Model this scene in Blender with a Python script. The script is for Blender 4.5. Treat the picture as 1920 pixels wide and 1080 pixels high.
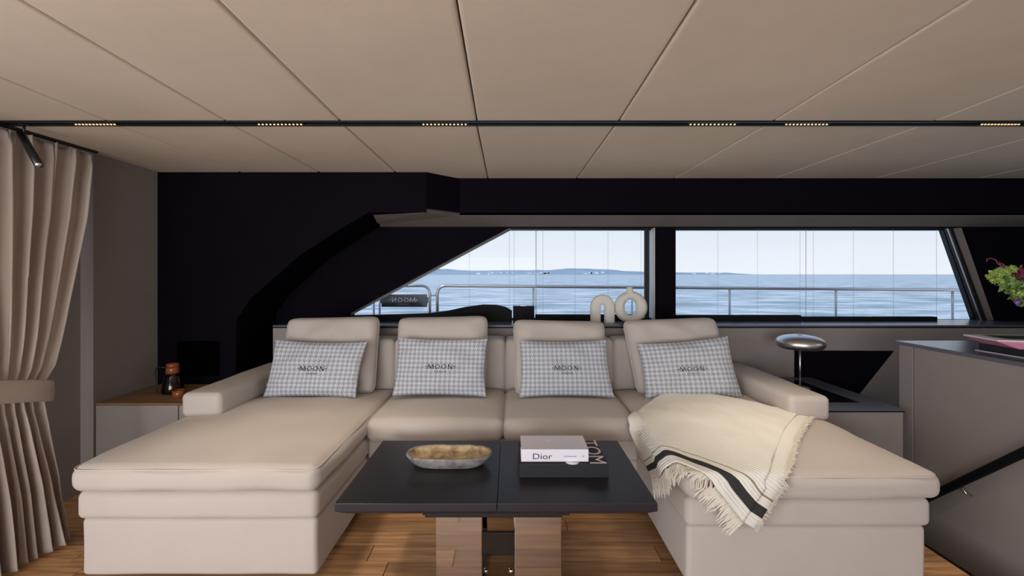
import bpy, bmesh, math, random
from mathutils import Vector, noise, Matrix
random.seed(7)
PI = math.pi
for o in list(bpy.data.objects): bpy.data.objects.remove(o)
SC = bpy.context.scene
COL = SC.collection
# ------------------------------------------------------------------ camera
CZ = 1.27
cd = bpy.data.cameras.new('camera'); cam = bpy.data.objects.new('camera', cd); COL.objects.link(cam)
cam.location = (0, 0, CZ); cam.rotation_euler = (PI/2, 0, 0)
cd.sensor_width = 36; cd.lens = 15.0; cd.shift_x = 2/1920; cd.shift_y = -26/1920
cd.clip_start = 0.05; cd.clip_end = 12000
SC.camera = cam
# ------------------------------------------------------------------ world
W = bpy.data.worlds.new('world'); SC.world = W; W.use_nodes = True
nt = W.node_tree; nt.nodes.clear()
wo = nt.nodes.new('ShaderNodeOutputWorld'); bg = nt.nodes.new('ShaderNodeBackground')
tc = nt.nodes.new('ShaderNodeTexCoord'); sp = nt.nodes.new('ShaderNodeSeparateXYZ'); cr = nt.nodes.new('ShaderNodeValToRGB')
nt.links.new(tc.outputs['Generated'], sp.inputs[0]); nt.links.new(sp.outputs['Z'], cr.inputs[0])
nt.links.new(cr.outputs[0], bg.inputs[0]); nt.links.new(bg.outputs[0], wo.inputs[0])
e = cr.color_ramp.elements
e[0].position = 0.0; e[0].color = (0.93, 0.95, 1.0, 1)
e[1].position = 1.0; e[1].color = (0.30, 0.48, 0.85, 1)
m_ = cr.color_ramp.elements.new(0.12); m_.color = (0.80, 0.87, 0.98, 1)
m_ = cr.color_ramp.elements.new(0.35); m_.color = (0.55, 0.70, 0.98, 1)
bg.inputs[1].default_value = 1.0
# ------------------------------------------------------------------ lights
def area(name, loc, rot, sx, sy, power, color):
    l = bpy.data.lights.new(name, 'AREA'); l.shape = 'RECTANGLE'; l.size = sx; l.size_y = sy
    l.energy = power; l.color = color
    o = bpy.data.objects.new(name, l); COL.objects.link(o); o.location = loc; o.rotation_euler = rot
    return o
# area lamps standing in for daylight from behind the camera and the sides
area('aft_daylight_fill', (-0.9, -3.9, 0.95), (PI/2+.6, 0, -.05), 3.2, 1.9, 175, (0.94, 0.965, 1.0))  # added at the aft opening, pitched up to brighten the ceiling
area('port_daylight_fill', (-2.5, -0.5, 1.0), (PI/2+.12, 0, -PI/2+.45), 2.2, 1.7, 82, (0.94, 0.965, 1.0))  # added fill lamp before the solid left wall, no door there
area('starboard_window_daylight', (4.45, 0.4, 1.3), (0, PI/2, 0), 0.8, 3.0, 10, (0.93, 0.96, 1.0))
sun = bpy.data.lights.new('sun', 'SUN'); sun.energy = 1.2; sun.angle = 0.02; sun.color = (1, .95, .88)
so = bpy.data.objects.new('sun', sun); COL.objects.link(so); so.rotation_euler = (math.radians(48), 0, math.radians(-35))
def spot(loc, tgt, power, size=1.2, blend=1.0, color=(1, .85, .68), rad=.10):
    l = bpy.data.lights.new('ceiling_spot', 'SPOT'); l.energy = power; l.spot_size = size; l.spot_blend = blend
    l.color = color; l.shadow_soft_size = rad
    o = bpy.data.objects.new('ceiling_spot', l); COL.objects.link(o); o.location = loc
    o.rotation_euler = (Vector(tgt)-Vector(loc)).to_track_quat('-Z', 'Y').to_euler()
for x, tx, ty, p in ((-1.15, -1.02, 1.98, 50), (-0.33, -.35, 2.5, 13), (1.0, 1.05, 2.15, 18), (1.48, 1.50, 1.98, 44), (-2.0, -2.0, 2.6, 6)):
    spot((x, 2.12, 1.985), (tx, ty, 0), p)
SC.view_settings.view_transform = 'Standard'; SC.view_settings.look = 'None'
SC.view_settings.exposure = 0.0; SC.view_settings.gamma = 1.0; SC.view_settings.use_curve_mapping = False

# ------------------------------------------------------------------ helpers
def P(px, py, D):
    return Vector(((px-958)*D/800, D, CZ-(py-514)*D/800))
def mat(name, col, rough=.6, metal=0, spec=.5, bump=0, bscale=200, var=0, vscale=4, col2=None, emit=None, estr=0, sheen=0,
        stretch=None, trans=0, ior=1.45, coat=0):
    m = bpy.data.materials.new(name); m.use_nodes = True
    n = m.node_tree.nodes; L = m.node_tree.links; b = n['Principled BSDF']
    b.inputs['Base Color'].default_value = (*col, 1); b.inputs['Roughness'].default_value = rough
    b.inputs['Metallic'].default_value = metal; b.inputs['Specular IOR Level'].default_value = spec
    b.inputs['Sheen Weight'].default_value = sheen; b.inputs['Transmission Weight'].default_value = trans
    b.inputs['IOR'].default_value = ior; b.inputs['Coat Weight'].default_value = coat
    t = n.new('ShaderNodeTexCoord'); mp = n.new('ShaderNodeMapping'); L.new(t.outputs['Object'], mp.inputs[0])
    if stretch: mp.inputs['Scale'].default_value = stretch
    if var or col2:
        nz = n.new('ShaderNodeTexNoise'); nz.inputs['Scale'].default_value = vscale; nz.inputs['Detail'].default_value = 6
        nz.inputs['Roughness'].default_value = .6
        L.new(mp.outputs[0], nz.inputs[0])
        r = n.new('ShaderNodeValToRGB'); L.new(nz.outputs['Fac'], r.inputs[0])
        c2 = col2 or tuple(c*(1-var) for c in col)
        r.color_ramp.elements[0].position = .32; r.color_ramp.elements[1].position = .68
        r.color_ramp.elements[0].color = (*c2, 1); r.color_ramp.elements[1].color = (*col, 1)
        L.new(r.outputs[0], b.inputs['Base Color'])
    if bump:
        nb = n.new('ShaderNodeTexNoise'); nb.inputs['Scale'].default_value = bscale; nb.inputs['Detail'].default_value = 4
        L.new(mp.outputs[0], nb.inputs[0])
        bp = n.new('ShaderNodeBump'); bp.inputs['Strength'].default_value = bump; bp.inputs['Distance'].default_value = .002
        L.new(nb.outputs['Fac'], bp.inputs['Height']); L.new(bp.outputs[0], b.inputs['Normal'])
    if emit:
        b.inputs['Emission Color'].default_value = (*emit, 1); b.inputs['Emission Strength'].default_value = estr
    return m
M = {}
M['fabric'] = mat('sofa_linen', (.53, .47, .425), .9, bump=.25, bscale=500, var=.05, vscale=3, sheen=.15, spec=.2)
M['piping'] = mat('sofa_piping', (.60, .53, .46), .9, spec=.2)
M['suede'] = mat('ceiling_suede', (.70, .61, .51), .95, bump=.15, bscale=90, var=.10, vscale=1.6, spec=.15)
M['dark'] = mat('aubergine_lacquer', (.0045, .0028, .0065), .7, var=.2, vscale=3, spec=.06)
M['black'] = mat('matte_black', (.004, .004, .005), .6, spec=.2)
M['void'] = mat('niche_shade', (.001, .001, .001), 1, spec=0)  # shade of the corner niche put into a near black colour
M['glossblack'] = mat('black_glass', (.008, .008, .01), .06, spec=.6)
M['sill'] = mat('slate_blue_laminate', (.12, .123, .155), .25, spec=.5)
M['blackmetal'] = mat('black_metal', (.012, .012, .014), .35, spec=.5)
M['soffit'] = mat('soffit_fabric', (.22, .185, .165), .9, var=.12, vscale=5)
M['wallgrey'] = mat('grey_leather_wall', (.29, .25, .23), .8, bump=.1, bscale=200, var=.06)
M['wallleft'] = mat('taupe_wall', (.27, .235, .22), .8, bump=.1, bscale=200, var=.06)
M['table'] = mat('table_black_oak', (.018, .015, .020), .36, spec=.5, bump=.08, bscale=30, stretch=(6, 60, 60))
M['steel'] = mat('polished_steel', (.62, .58, .55), .07, metal=1)
M['brushed'] = mat('brushed_nickel', (.72, .68, .64), .36, metal=1)
M['gold'] = mat('track_led', (1, .8, .5), .5, emit=(1, .68, .32), estr=.9)
M['ceramic'] = mat('sandy_ceramic', (.76, .71, .64), .9, bump=.2, bscale=150, var=.06)
M['paper'] = mat('book_paper', (.80, .77, .72), .8)
M['whitecover'] = mat('pale_lilac_cover', (.84, .74, .77), .45, col2=(.76, .76, .84), vscale=2)
M['blackcover'] = mat('black_cloth_cover', (.012, .012, .018), .6, bump=.1, bscale=400)
M['pinkprint'] = mat('pink_white_print', (.85, .68, .68), .6)
M['darkprint'] = mat('dark_blue_print', (.03, .035, .08), .6)
M['pink'] = mat('pink_cover', (.75, .28, .42), .5)
M['whitepage'] = mat('white_page', (.78, .76, .76), .5)
M['curtain'] = mat('curtain_linen', (.50, .42, .365), .95, bump=.35, bscale=700, spec=.1, var=.05, vscale=6)
M['ink'] = mat('dark_ink', (.004, .004, .006), .7)
M['rail'] = mat('guard_rail_steel', (.50, .49, .48), .3, metal=.8)
M['amber'] = mat('amber_glass', (.36, .10, .035), .1, trans=.3, spec=.5)
M['deck'] = mat('teak_deck', (.35, .25, .17), .7)
M['litreveal'] = mat('lit_reveal', (.7, .7, .7), .4)  # pale colour stands in for daylight on the pier reveal
M['green'] = mat('green_petals', (.42, .56, .13), .7, var=.3, vscale=30)
M['leaf'] = mat('leaf_green', (.20, .34, .09), .6, var=.3, vscale=30)
M['plum'] = mat('plum_tendril', (.18, .04, .07), .6)
M['purple'] = mat('purple_petals', (.32, .13, .50), .6)
M['vase'] = mat('dark_vase', (.03, .03, .035), .2)
M['gap'] = mat('joint_shadow', (.06, .05, .045), .9)
M['hills'] = mat('hazy_hills', (.42, .50, .57), 1, var=.15, vscale=.01, spec=0)  # aerial haze put into the hill colour
M['houses'] = mat('white_houses', (.85, .85, .85), 1, spec=0)
M['signboard'] = mat('sign_board', (.05, .055, .065), .4)
M['signtext'] = mat('sign_lettering', (.75, .75, .77), .5)

def glassmat(name, tint, ior=1.12):
    m = bpy.data.materials.new(name); m.use_nodes = True; n = m.node_tree.nodes; L = m.node_tree.links; n.clear()
    o = n.new('ShaderNodeOutputMaterial'); mx = n.new('ShaderNodeMixShader'); tr = n.new('ShaderNodeBsdfTransparent')
    gl = n.new('ShaderNodeBsdfGlossy'); lw = n.new('ShaderNodeFresnel'); lw.inputs[0].default_value = ior
    tr.inputs[0].default_value = (*tint, 1); gl.inputs['Roughness'].default_value = .02
    L.new(lw.outputs[0], mx.inputs[0]); L.new(tr.outputs[0], mx.inputs[1]); L.new(gl.outputs[0], mx.inputs[2]); L.new(mx.outputs[0], o.inputs[0])
    return m
M['glass'] = glassmat('window_glass', (.96, .975, .98))
M['jug'] = glassmat('jug_glass', (.72, .64, .58), 1.5)

def wood():
    m = bpy.data.materials.new('teak_planks'); m.use_nodes = True; n = m.node_tree.nodes; L = m.node_tree.links; b = n['Principled BSDF']
    t = n.new('ShaderNodeTexCoord'); oi = n.new('ShaderNodeObjectInfo'); ad = n.new('ShaderNodeVectorMath'); ad.operation = 'ADD'
    cb = n.new('ShaderNodeCombineXYZ'); mm = n.new('ShaderNodeMath'); mm.operation = 'MULTIPLY'; mm.inputs[1].default_value = 37
    L.new(oi.outputs['Random'], mm.inputs[0]); L.new(mm.outputs[0], cb.inputs[0]); L.new(mm.outputs[0], cb.inputs[1])
    L.new(t.outputs['Object'], ad.inputs[0]); L.new(cb.outputs[0], ad.inputs[1])
    mp = n.new('ShaderNodeMapping'); mp.inputs['Scale'].default_value = (1.1, 22, 22); L.new(ad.outputs[0], mp.inputs[0])
    nz = n.new('ShaderNodeTexNoise'); nz.inputs['Scale'].default_value = 2.2; nz.inputs['Detail'].default_value = 8; nz.inputs['Distortion'].default_value = .6
    L.new(mp.outputs[0], nz.inputs[0])
    r = n.new('ShaderNodeValToRGB'); L.new(nz.outputs['Fac'], r.inputs[0])
    r.color_ramp.elements[0].position = .3; r.color_ramp.elements[0].color = (.30, .14, .055, 1)
    r.color_ramp.elements[1].position = .7; r.color_ramp.elements[1].color = (.66, .38, .18, 1)
    hs = n.new('ShaderNodeHueSaturation'); mr = n.new('ShaderNodeMapRange'); mr.inputs[3].default_value = .62; mr.inputs[4].default_value = 1.3
    L.new(oi.outputs['Random'], mr.inputs[0]); L.new(mr.outputs[0], hs.inputs['Value']); L.new(r.outputs[0], hs.inputs['Color'])
    L.new(hs.outputs[0], b.inputs['Base Color']); b.inputs['Roughness'].default_value = .38
    bp = n.new('ShaderNodeBump'); bp.inputs['Strength'].default_value = .1; bp.inputs['Distance'].default_value = .001
    L.new(nz.outputs['Fac'], bp.inputs['Height']); L.new(bp.outputs[0], b.inputs['Normal'])
    return m
M['wood'] = wood()
M['cabwood'] = mat('cabinet_wood', (.33, .20, .10), .5, col2=(.17, .09, .04), vscale=3, stretch=(1, 14, 14))
M['stone'] = mat('weathered_stone', (.36, .33, .30), .75, col2=(.12, .105, .10), vscale=22, bump=.6, bscale=60)
M['stonein'] = mat('golden_stone_inside', (.66, .50, .28), .4, col2=(.16, .10, .05), vscale=20, bump=.7, bscale=50)

def houndstooth():
    m = bpy.data.materials.new('houndstooth'); m.use_nodes = True; n = m.node_tree.nodes; L = m.node_tree.links; b = n['Principled BSDF']
    uv = n.new('ShaderNodeUVMap'); uv.uv_map = 'UVMap'; s = n.new('ShaderNodeSeparateXYZ'); L.new(uv.outputs[0], s.inputs[0])
    def mth(op, a, bb=None):
        k = n.new('ShaderNodeMath'); k.operation = op
        for i, v in enumerate((a, bb)):
            if v is None: continue
            if isinstance(v, (int, float)): k.inputs[i].default_value = v
            else: L.new(v, k.inputs[i])
        return k.outputs[0]
    X = mth('FLOOR', mth('MULTIPLY', s.outputs[0], 20*8)); Y = mth('FLOOR', mth('MULTIPLY', s.outputs[1], 13*8))
    tw = mth('LESS_THAN', mth('MODULO', mth('ADD', X, Y), 4), 1.5)
    wx = mth('LESS_THAN', mth('MODULO', X, 8), 3.5); wy = mth('LESS_THAN', mth('MODULO', Y, 8), 3.5)
    v = mth('ADD', mth('MULTIPLY', tw, wx), mth('MULTIPLY', mth('SUBTRACT', 1, tw), wy))
    mx = n.new('ShaderNodeMix'); mx.data_type = 'RGBA'; L.new(v, mx.inputs[0])
    mx.inputs[6].default_value = (.56, .57, .60, 1); mx.inputs[7].default_value = (.29, .305, .34, 1)
    L.new(mx.outputs[2], b.inputs['Base Color']); b.inputs['Roughness'].default_value = .95; b.inputs['Specular IOR Level'].default_value = .15
    return m
M['hound'] = houndstooth()

def throwmat():
    m = bpy.data.materials.new('cream_throw'); m.use_nodes = True; n = m.node_tree.nodes; L = m.node_tree.links; b = n['Principled BSDF']
    uv = n.new('ShaderNodeUVMap'); uv.uv_map = 'UVMap'; s = n.new('ShaderNodeSeparateXYZ'); L.new(uv.outputs[0], s.inputs[0])
    r = n.new('ShaderNodeValToRGB'); r.color_ramp.interpolation = 'CONSTANT'; L.new(s.outputs[1], r.inputs[0])
    cream = (.82, .79, .72, 1); blk = (.045, .045, .045, 1); tan = (.36, .29, .20, 1)
    el = r.color_ramp.elements; el[0].position = 0; el[0].color = cream; el[1].position = .045; el[1].color = blk
    for p, c in ((.085, cream), (.117, tan), (.124, cream)):
        k = el.new(p); k.color = c
    L.new(r.outputs[0], b.inputs['Base Color']); b.inputs['Roughness'].default_value = .95; b.inputs['Specular IOR Level'].default_value = .1
    w = n.new('ShaderNodeMath'); w.operation = 'MULTIPLY'; w.inputs[1].default_value = 2*PI*78; L.new(s.outputs[1], w.inputs[0])
    sn = n.new('ShaderNodeMath'); sn.operation = 'SINE'; L.new(w.outputs[0], sn.inputs[0])
    bp = n.new('ShaderNodeBump'); bp.inputs['Strength'].default_value = .4; bp.inputs['Distance'].default_value = .003
    fd = n.new('ShaderNodeMapRange'); fd.inputs[1].default_value = .30; fd.inputs[2].default_value = .55; fd.inputs[3].default_value = 1; fd.inputs[4].default_value = .12
    L.new(s.outputs[1], fd.inputs[0]); ml = n.new('ShaderNodeMath'); ml.operation = 'MULTIPLY'; L.new(sn.outputs[0], ml.inputs[0]); L.new(fd.outputs[0], ml.inputs[1])
    L.new(ml.outputs[0], bp.inputs['Height']); L.new(bp.outputs[0], b.inputs['Normal'])
    return m
M['throw'] = throwmat()
M['fringe'] = mat('fringe_yarn', (.76, .70, .60), .95, spec=.1)

def sea():
    m = bpy.data.materials.new('sea_water'); m.use_nodes = True; n = m.node_tree.nodes; L = m.node_tree.links; b = n['Principled BSDF']
    t = n.new('ShaderNodeTexCoord'); mp = n.new('ShaderNodeMapping'); mp.inputs['Scale'].default_value = (.35, 1, 1); L.new(t.outputs['Object'], mp.inputs[0])
    nz = n.new('ShaderNodeTexNoise'); nz.inputs['Scale'].default_value = .30; nz.inputs['Detail'].default_value = 9; nz.inputs['Roughness'].default_value = .65
    L.new(mp.outputs[0], nz.inputs[0])
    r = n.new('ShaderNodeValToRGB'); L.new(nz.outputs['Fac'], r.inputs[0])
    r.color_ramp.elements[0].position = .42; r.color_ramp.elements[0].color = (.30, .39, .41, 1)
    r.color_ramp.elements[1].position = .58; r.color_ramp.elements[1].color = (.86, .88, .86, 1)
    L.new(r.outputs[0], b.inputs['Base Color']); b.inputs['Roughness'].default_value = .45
    bp = n.new('ShaderNodeBump'); bp.inputs['Strength'].default_value = 1.0; bp.inputs['Distance'].default_value = .5
    L.new(nz.outputs['Fac'], bp.inputs['Height']); L.new(bp.outputs[0], b.inputs['Normal'])
    return m
M['sea'] = sea()

def link(name, me, material, parent=None, smooth=False):
    if material and not me.materials: me.materials.append(material)
    if smooth:
        for p in me.polygons: p.use_smooth = True
    o = bpy.data.objects.new(name, me); COL.objects.link(o)
    if parent:
        o.parent = parent; o.matrix_parent_inverse = Matrix.Translation(parent.location).inverted() if not parent.get('_r') else parent.matrix_basis.inverted()
    return o
def mesh(name, V, F, material, parent=None, smooth=False):
    me = bpy.data.meshes.new(name); me.from_pydata([tuple(v) for v in V], [], F); me.update()
    bm = bmesh.new(); bm.from_mesh(me); bmesh.ops.recalc_face_normals(bm, faces=bm.faces); bm.to_mesh(me); bm.free()
    return link(name, me, material, parent, smooth)
def tag(o, label, cat, group=None, kind=None):
    o['label'] = label; o['category'] = cat
    if group: o['group'] = group
    if kind: o['kind'] = kind
    return o
def struct(o, label=None, cat=None):
    o['kind'] = 'structure'
    if label: o['label'] = label
    if cat: o['category'] = cat
    return o
def thing(name, label, cat, loc, group=None, kind=None):
    o = bpy.data.objects.new(name, None); COL.objects.link(o); o.location = loc; o.empty_display_size = .1
    return tag(o, label, cat, group, kind)
def bev(o, w=.004, seg=2):
    md = o.modifiers.new('bevel', 'BEVEL'); md.width = w; md.segments = seg; md.limit_method = 'ANGLE'; md.angle_limit = .6
    return o
def boxVF(x0, x1, y0, y1, z0, z1):
    V = [(x, y, z) for x in (x0, x1) for y in (y0, y1) for z in (z0, z1)]
    F = [(0,1,3,2), (4,6,7,5), (0,4,5,1), (2,3,7,6), (0,2,6,4), (1,5,7,3)]
    return V, F
def box(name, x0, x1, y0, y1, z0, z1, material, parent=None, b=0, seg=2):
    V, F = boxVF(x0, x1, y0, y1, z0, z1); o = mesh(name, V, F, material, parent)
    if b: bev(o, b, seg)
    return o
def prism(name, pts, y0, y1, material, parent=None, b=0):
    """pts (x,z) polygon, extruded in y"""
    n = len(pts); V = [(x, y0, z) for x, z in pts] + [(x, y1, z) for x, z in pts]
    F = [tuple(range(n)), tuple(range(2*n-1, n-1, -1))] + [(i, (i+1) % n, n+(i+1) % n, n+i) for i in range(n)]
    o = mesh(name, V, F, material, parent)
    if b: bev(o, b)
    return o
def pp(pts, D):
    return [(P(x, y, D).x, P(x, y, D).z) for x, y in pts]
def tubeVF(path, r, n=8, rs=None, cap=True):
    V = []; F = []; path = [Vector(p) for p in path]; m = len(path)
    up = None
    for i, p in enumerate(path):
        d = (path[min(i+1, m-1)] - path[max(i-1, 0)]).normalized()
        if up is None:
            up = Vector((0, 0, 1)) if abs(d.z) < .9 else Vector((0, 1, 0))
        a = d.cross(up).normalized(); up = a.cross(d).normalized()
        rr = rs[i] if rs else r
        for k in range(n):
            t = 2*PI*k/n; V.append(p + a*math.cos(t)*rr + up*math.sin(t)*rr)
    for i in range(m-1):
        for k in range(n):
            F.append((i*n+k, i*n+(k+1) % n, (i+1)*n+(k+1) % n, (i+1)*n+k))
    if cap: F.append(tuple(range(n))); F.append(tuple(range(m*n-1, (m-1)*n-1, -1)))
    return V, F
def tube(name, path, r, material, parent=None, n=8, rs=None):
    V, F = tubeVF(path, r, n, rs); return mesh(name, V, F, material, parent, True)
def lathe(name, prof, c, material, parent=None, n=32, closed=False):
    V = []; F = []; m = len(prof)
    for r, z in prof:
        for k in range(n):
            t = 2*PI*k/n; V.append((c[0]+r*math.cos(t), c[1]+r*math.sin(t), c[2]+z))
    for i in range(m-1):
        for k in range(n): F.append((i*n+k, i*n+(k+1) % n, (i+1)*n+(k+1) % n, (i+1)*n+k))
    if prof[0][0] > 1e-4: F.append(tuple(range(n)))
    if prof[-1][0] > 1e-4 and not closed: F.append(tuple(range(m*n-1, (m-1)*n-1, -1)))
    return mesh(name, V, F, material, parent, True)
def rboxVF(x0, x1, y0, y1, z0, z1, r, crown=0, bulge=0, nseg=4, inner=10, amp=0, seed=0, wr=0):
    lo = Vector((x0, y0, z0)); hi = Vector((x1, y1, z1))
    def lst(a, b):
        n = max(1, min(int((b-a-2*r)/.05), inner*2)) if inner else 1
        offs = [r - r*math.tan(PI/4*k/nseg) for k in range(nseg, -1, -1)]
        L = [a+o for o in offs]; L += [a+r+(b-a-2*r)*k/n for k in range(1, n)]
        L += [b-o for o in reversed(offs)]
        return L
    A = [lst(lo[i], hi[i]) for i in range(3)]
    idx = {}; V = []; F = []
    def vid(i, j, k):
        key = (i, j, k)
        if key not in idx:
            p = Vector((A[0][i], A[1][j], A[2][k]))
            q = Vector([min(max(p[t], lo[t]+r), hi[t]-r) for t in range(3)])
            d = p-q
            if d.length > 1e-9: p = q + d.normalized()*r
            u = [(2*(p[t]-lo[t])/(hi[t]-lo[t])-1) for t in range(3)]
            w = max(0, 1-u[0]**2)*max(0, 1-u[1]**2)
            p.z += crown*(w**.75)*(.5+.5*u[2])
            bl = bulge*(max(0, 1-u[2]**2))
            p.x += bl*u[0]*(max(0, 1-abs(u[1])**6)); p.y += bl*u[1]*(max(0, 1-abs(u[0])**6))
            if amp:
                s = Vector((p.x*4+seed*7.1, p.y*4, p.z*4)); p += amp*Vector((noise.noise(s), noise.noise(s+Vector((9, 0, 0))), noise.noise(s+Vector((0, 9, 0)))))
            if wr and u[1] < -.6:
                p.y += wr*noise.noise(Vector((p.x*45, p.z*5, seed)))*(1-u[2])
            idx[key] = len(V); V.append(p)
        return idx[key]
    n = [len(a)-1 for a in A]
    for i in range(n[0]):
        for j in range(n[1]):
            F.append((vid(i, j, 0), vid(i, j+1, 0), vid(i+1, j+1, 0), vid(i+1, j, 0)))
            F.append((vid(i, j, n[2]), vid(i+1, j, n[2]), vid(i+1, j+1, n[2]), vid(i, j+1, n[2])))
        for k in range(n[2]):
            F.append((vid(i, 0, k), vid(i+1, 0, k), vid(i+1, 0, k+1), vid(i, 0, k+1)))
            F.append((vid(i, n[1], k), vid(i, n[1], k+1), vid(i+1, n[1], k+1), vid(i+1, n[1], k)))
    for j in range(n[1]):
        for k in range(n[2]):
            F.append((vid(0, j, k), vid(0, j, k+1), vid(0, j+1, k+1), vid(0, j+1, k)))
            F.append((vid(n[0], j, k), vid(n[0], j+1, k), vid(n[0], j+1, k+1), vid(n[0], j, k+1)))
    return V, F
def rbox(name, *a, material=None, parent=None, **k):
    V, F = rboxVF(*a, **k); return mesh(name, V, F, material, parent, True)
def textVF(body, size, sx=1.0, space=1.0):
    cu = bpy.data.curves.new('t', 'FONT'); cu.body = body; cu.size = size; cu.align_x = 'CENTER'; cu.align_y = 'CENTER'
    cu.space_character = space; cu.resolution_u = 3
    o = bpy.data.objects.new('t', cu); COL.objects.link(o)
    dg = bpy.context.evaluated_depsgraph_get(); me = bpy.data.meshes.new_from_object(o.evaluated_get(dg))
    V = [(v.co.x*sx, v.co.y) for v in me.vertices]; F = [tuple(p.vertices) for p in me.polygons]
    bpy.data.objects.remove(o); bpy.data.curves.remove(cu); bpy.data.meshes.remove(me)
    return V, F
def logoVF(w):
    """the wordmark: dash M.O.O.N dash with YACHT under, overall width w"""
    V = []; F = []
    def add(v, f, dx=0, dy=0):
        b = len(V); V.extend([(x+dx, y+dy) for x, y in v]); F.extend([tuple(i+b for i in q) for q in f])
    # serif capitals drawn as thick and thin strokes
    h = w*.145; hw_ = h*.60
    def quad(a, b, t):
        a, b = Vector(a), Vector(b); d = (b-a).normalized(); n_ = Vector((-d.y, d.x))*t/2
        k = len(V); V.extend([tuple(a+n_), tuple(a-n_), tuple(b-n_), tuple(b+n_)]); F.append((k, k+1, k+2, k+3))
    def serif(x, y): quad((x-h*.15, y), (x+h*.15, y), h*.06)
    tk, tn = h*.15, h*.105
    cx_ = -w*.325
    quad((cx_-hw_, -h/2), (cx_-hw_*.8, h/2), tn); quad((cx_-hw_*.8, h/2), (cx_, -h*.42), tk)
    quad((cx_, -h*.42), (cx_+hw_*.8, h/2), tn); quad((cx_+hw_*.8, h/2), (cx_+hw_, -h/2), tk)
    for q in ((cx_-hw_, -h/2), (cx_+hw_, -h/2), (cx_-hw_*.85, h/2), (cx_+hw_*.85, h/2)): serif(*q)
    for cx_ in (-w*.108, w*.108):
        k = len(V); m_ = 20
        for i in range(m_):
            t = 2*PI*i/m_; V.append((cx_+hw_*.85*math.cos(t), h*.52*math.sin(t))); V.append((cx_+(hw_*.85-tk*.85)*math.cos(t), (h*.52-tn)*math.sin(t)))
        for i in range(m_): a, b = k+2*i, k+2*((i+1) % m_); F.append((a, b, b+1, a+1))
    cx_ = w*.325
    quad((cx_-hw_*.7, -h/2), (cx_-hw_*.7, h/2), tn); quad((cx_-hw_*.7, h/2), (cx_+hw_*.7, -h/2), tk); quad((cx_+hw_*.7, -h/2), (cx_+hw_*.7, h/2), tn)
    for q in ((cx_-hw_*.7, -h/2), (cx_-hw_*.8, h/2), (cx_+hw_*.7, h/2)): serif(*q)
    for x in (-w*.212, 0, w*.212): quad((x-h*.07, 0), (x+h*.07, 0), h*.14)
    v, f = textVF('YACHT', w*.075, 1.2, 1.5); add(v, f, 0, -w*.16)
    for s in (-1, 1):
        a, b = sorted((s*w*.425, s*w*.5)); add([(a, -.004*w), (b, -.004*w), (b, .012*w), (a, .012*w)], [(0, 1, 2, 3)])
    return V, F

FZ = -.09      # floor level
HC = CZ+.7475  # ceiling level
# ================================================================== OUTSIDE
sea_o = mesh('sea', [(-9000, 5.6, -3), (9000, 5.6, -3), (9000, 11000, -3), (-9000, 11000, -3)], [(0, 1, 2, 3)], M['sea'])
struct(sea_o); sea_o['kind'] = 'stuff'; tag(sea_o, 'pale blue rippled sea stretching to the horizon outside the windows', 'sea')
def hills(name, x0, x1, Y, prof, label):
    n = 90; V = []; F = []
    for i in range(n+1):
        px = x0+(x1-x0)*i/n
        h = 0
        for a, b in zip(prof[:-1], prof[1:]):
            if a[0] <= px <= b[0]: t = (px-a[0])/(b[0]-a[0]); t = t*t*(3-2*t); h = a[1]+(b[1]-a[1])*t
        h = h + .5*noise.noise(Vector((px*.05, 0, 0))) + .25*noise.noise(Vector((px*.2, 3, 0)))
        h = max(h, .05)
        X = (px-958)*Y/800; H = h*Y/800+4.3
        V += [(X, Y, -3), (X, Y+60, -3+H*.6), (X, Y+160, -3+H), (X, Y+400, -3)]
    for i in range(n):
        for k in range(3): F.append((4*i+k, 4*i+4+k, 4*i+5+k, 4*i+1+k))
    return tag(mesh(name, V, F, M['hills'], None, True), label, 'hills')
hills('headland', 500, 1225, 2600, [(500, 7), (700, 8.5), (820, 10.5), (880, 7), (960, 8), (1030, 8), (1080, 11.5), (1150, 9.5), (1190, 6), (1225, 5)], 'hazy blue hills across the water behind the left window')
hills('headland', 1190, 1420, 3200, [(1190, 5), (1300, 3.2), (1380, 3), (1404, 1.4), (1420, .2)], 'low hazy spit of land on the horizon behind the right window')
V = []; F = []
for i in range(34):
    px = random.choice([random.gauss(1108, 14), random.gauss(1016, 12), random.uniform(1270, 1370), random.gauss(940, 20)])
    Y = 2590 if px < 1220 else 3190
    X = (px-958)*Y/800; w = random.uniform(4, 12); h = random.uniform(4, 9); z = random.uniform(0, 8)
    v, f = boxVF(X-w, X+w, Y-30, Y-12, z, z+h); b = len(V); V += v; F += [tuple(a+b for a in q) for q in f]
tag(mesh('shore_town', V, F, M['houses']), 'tiny white houses dotted along the far shoreline', 'town', kind='stuff')

struct(box('side_deck', -6, 6.5, 3.86, 5.55, FZ-.25, FZ-.02, M['deck']))
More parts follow.
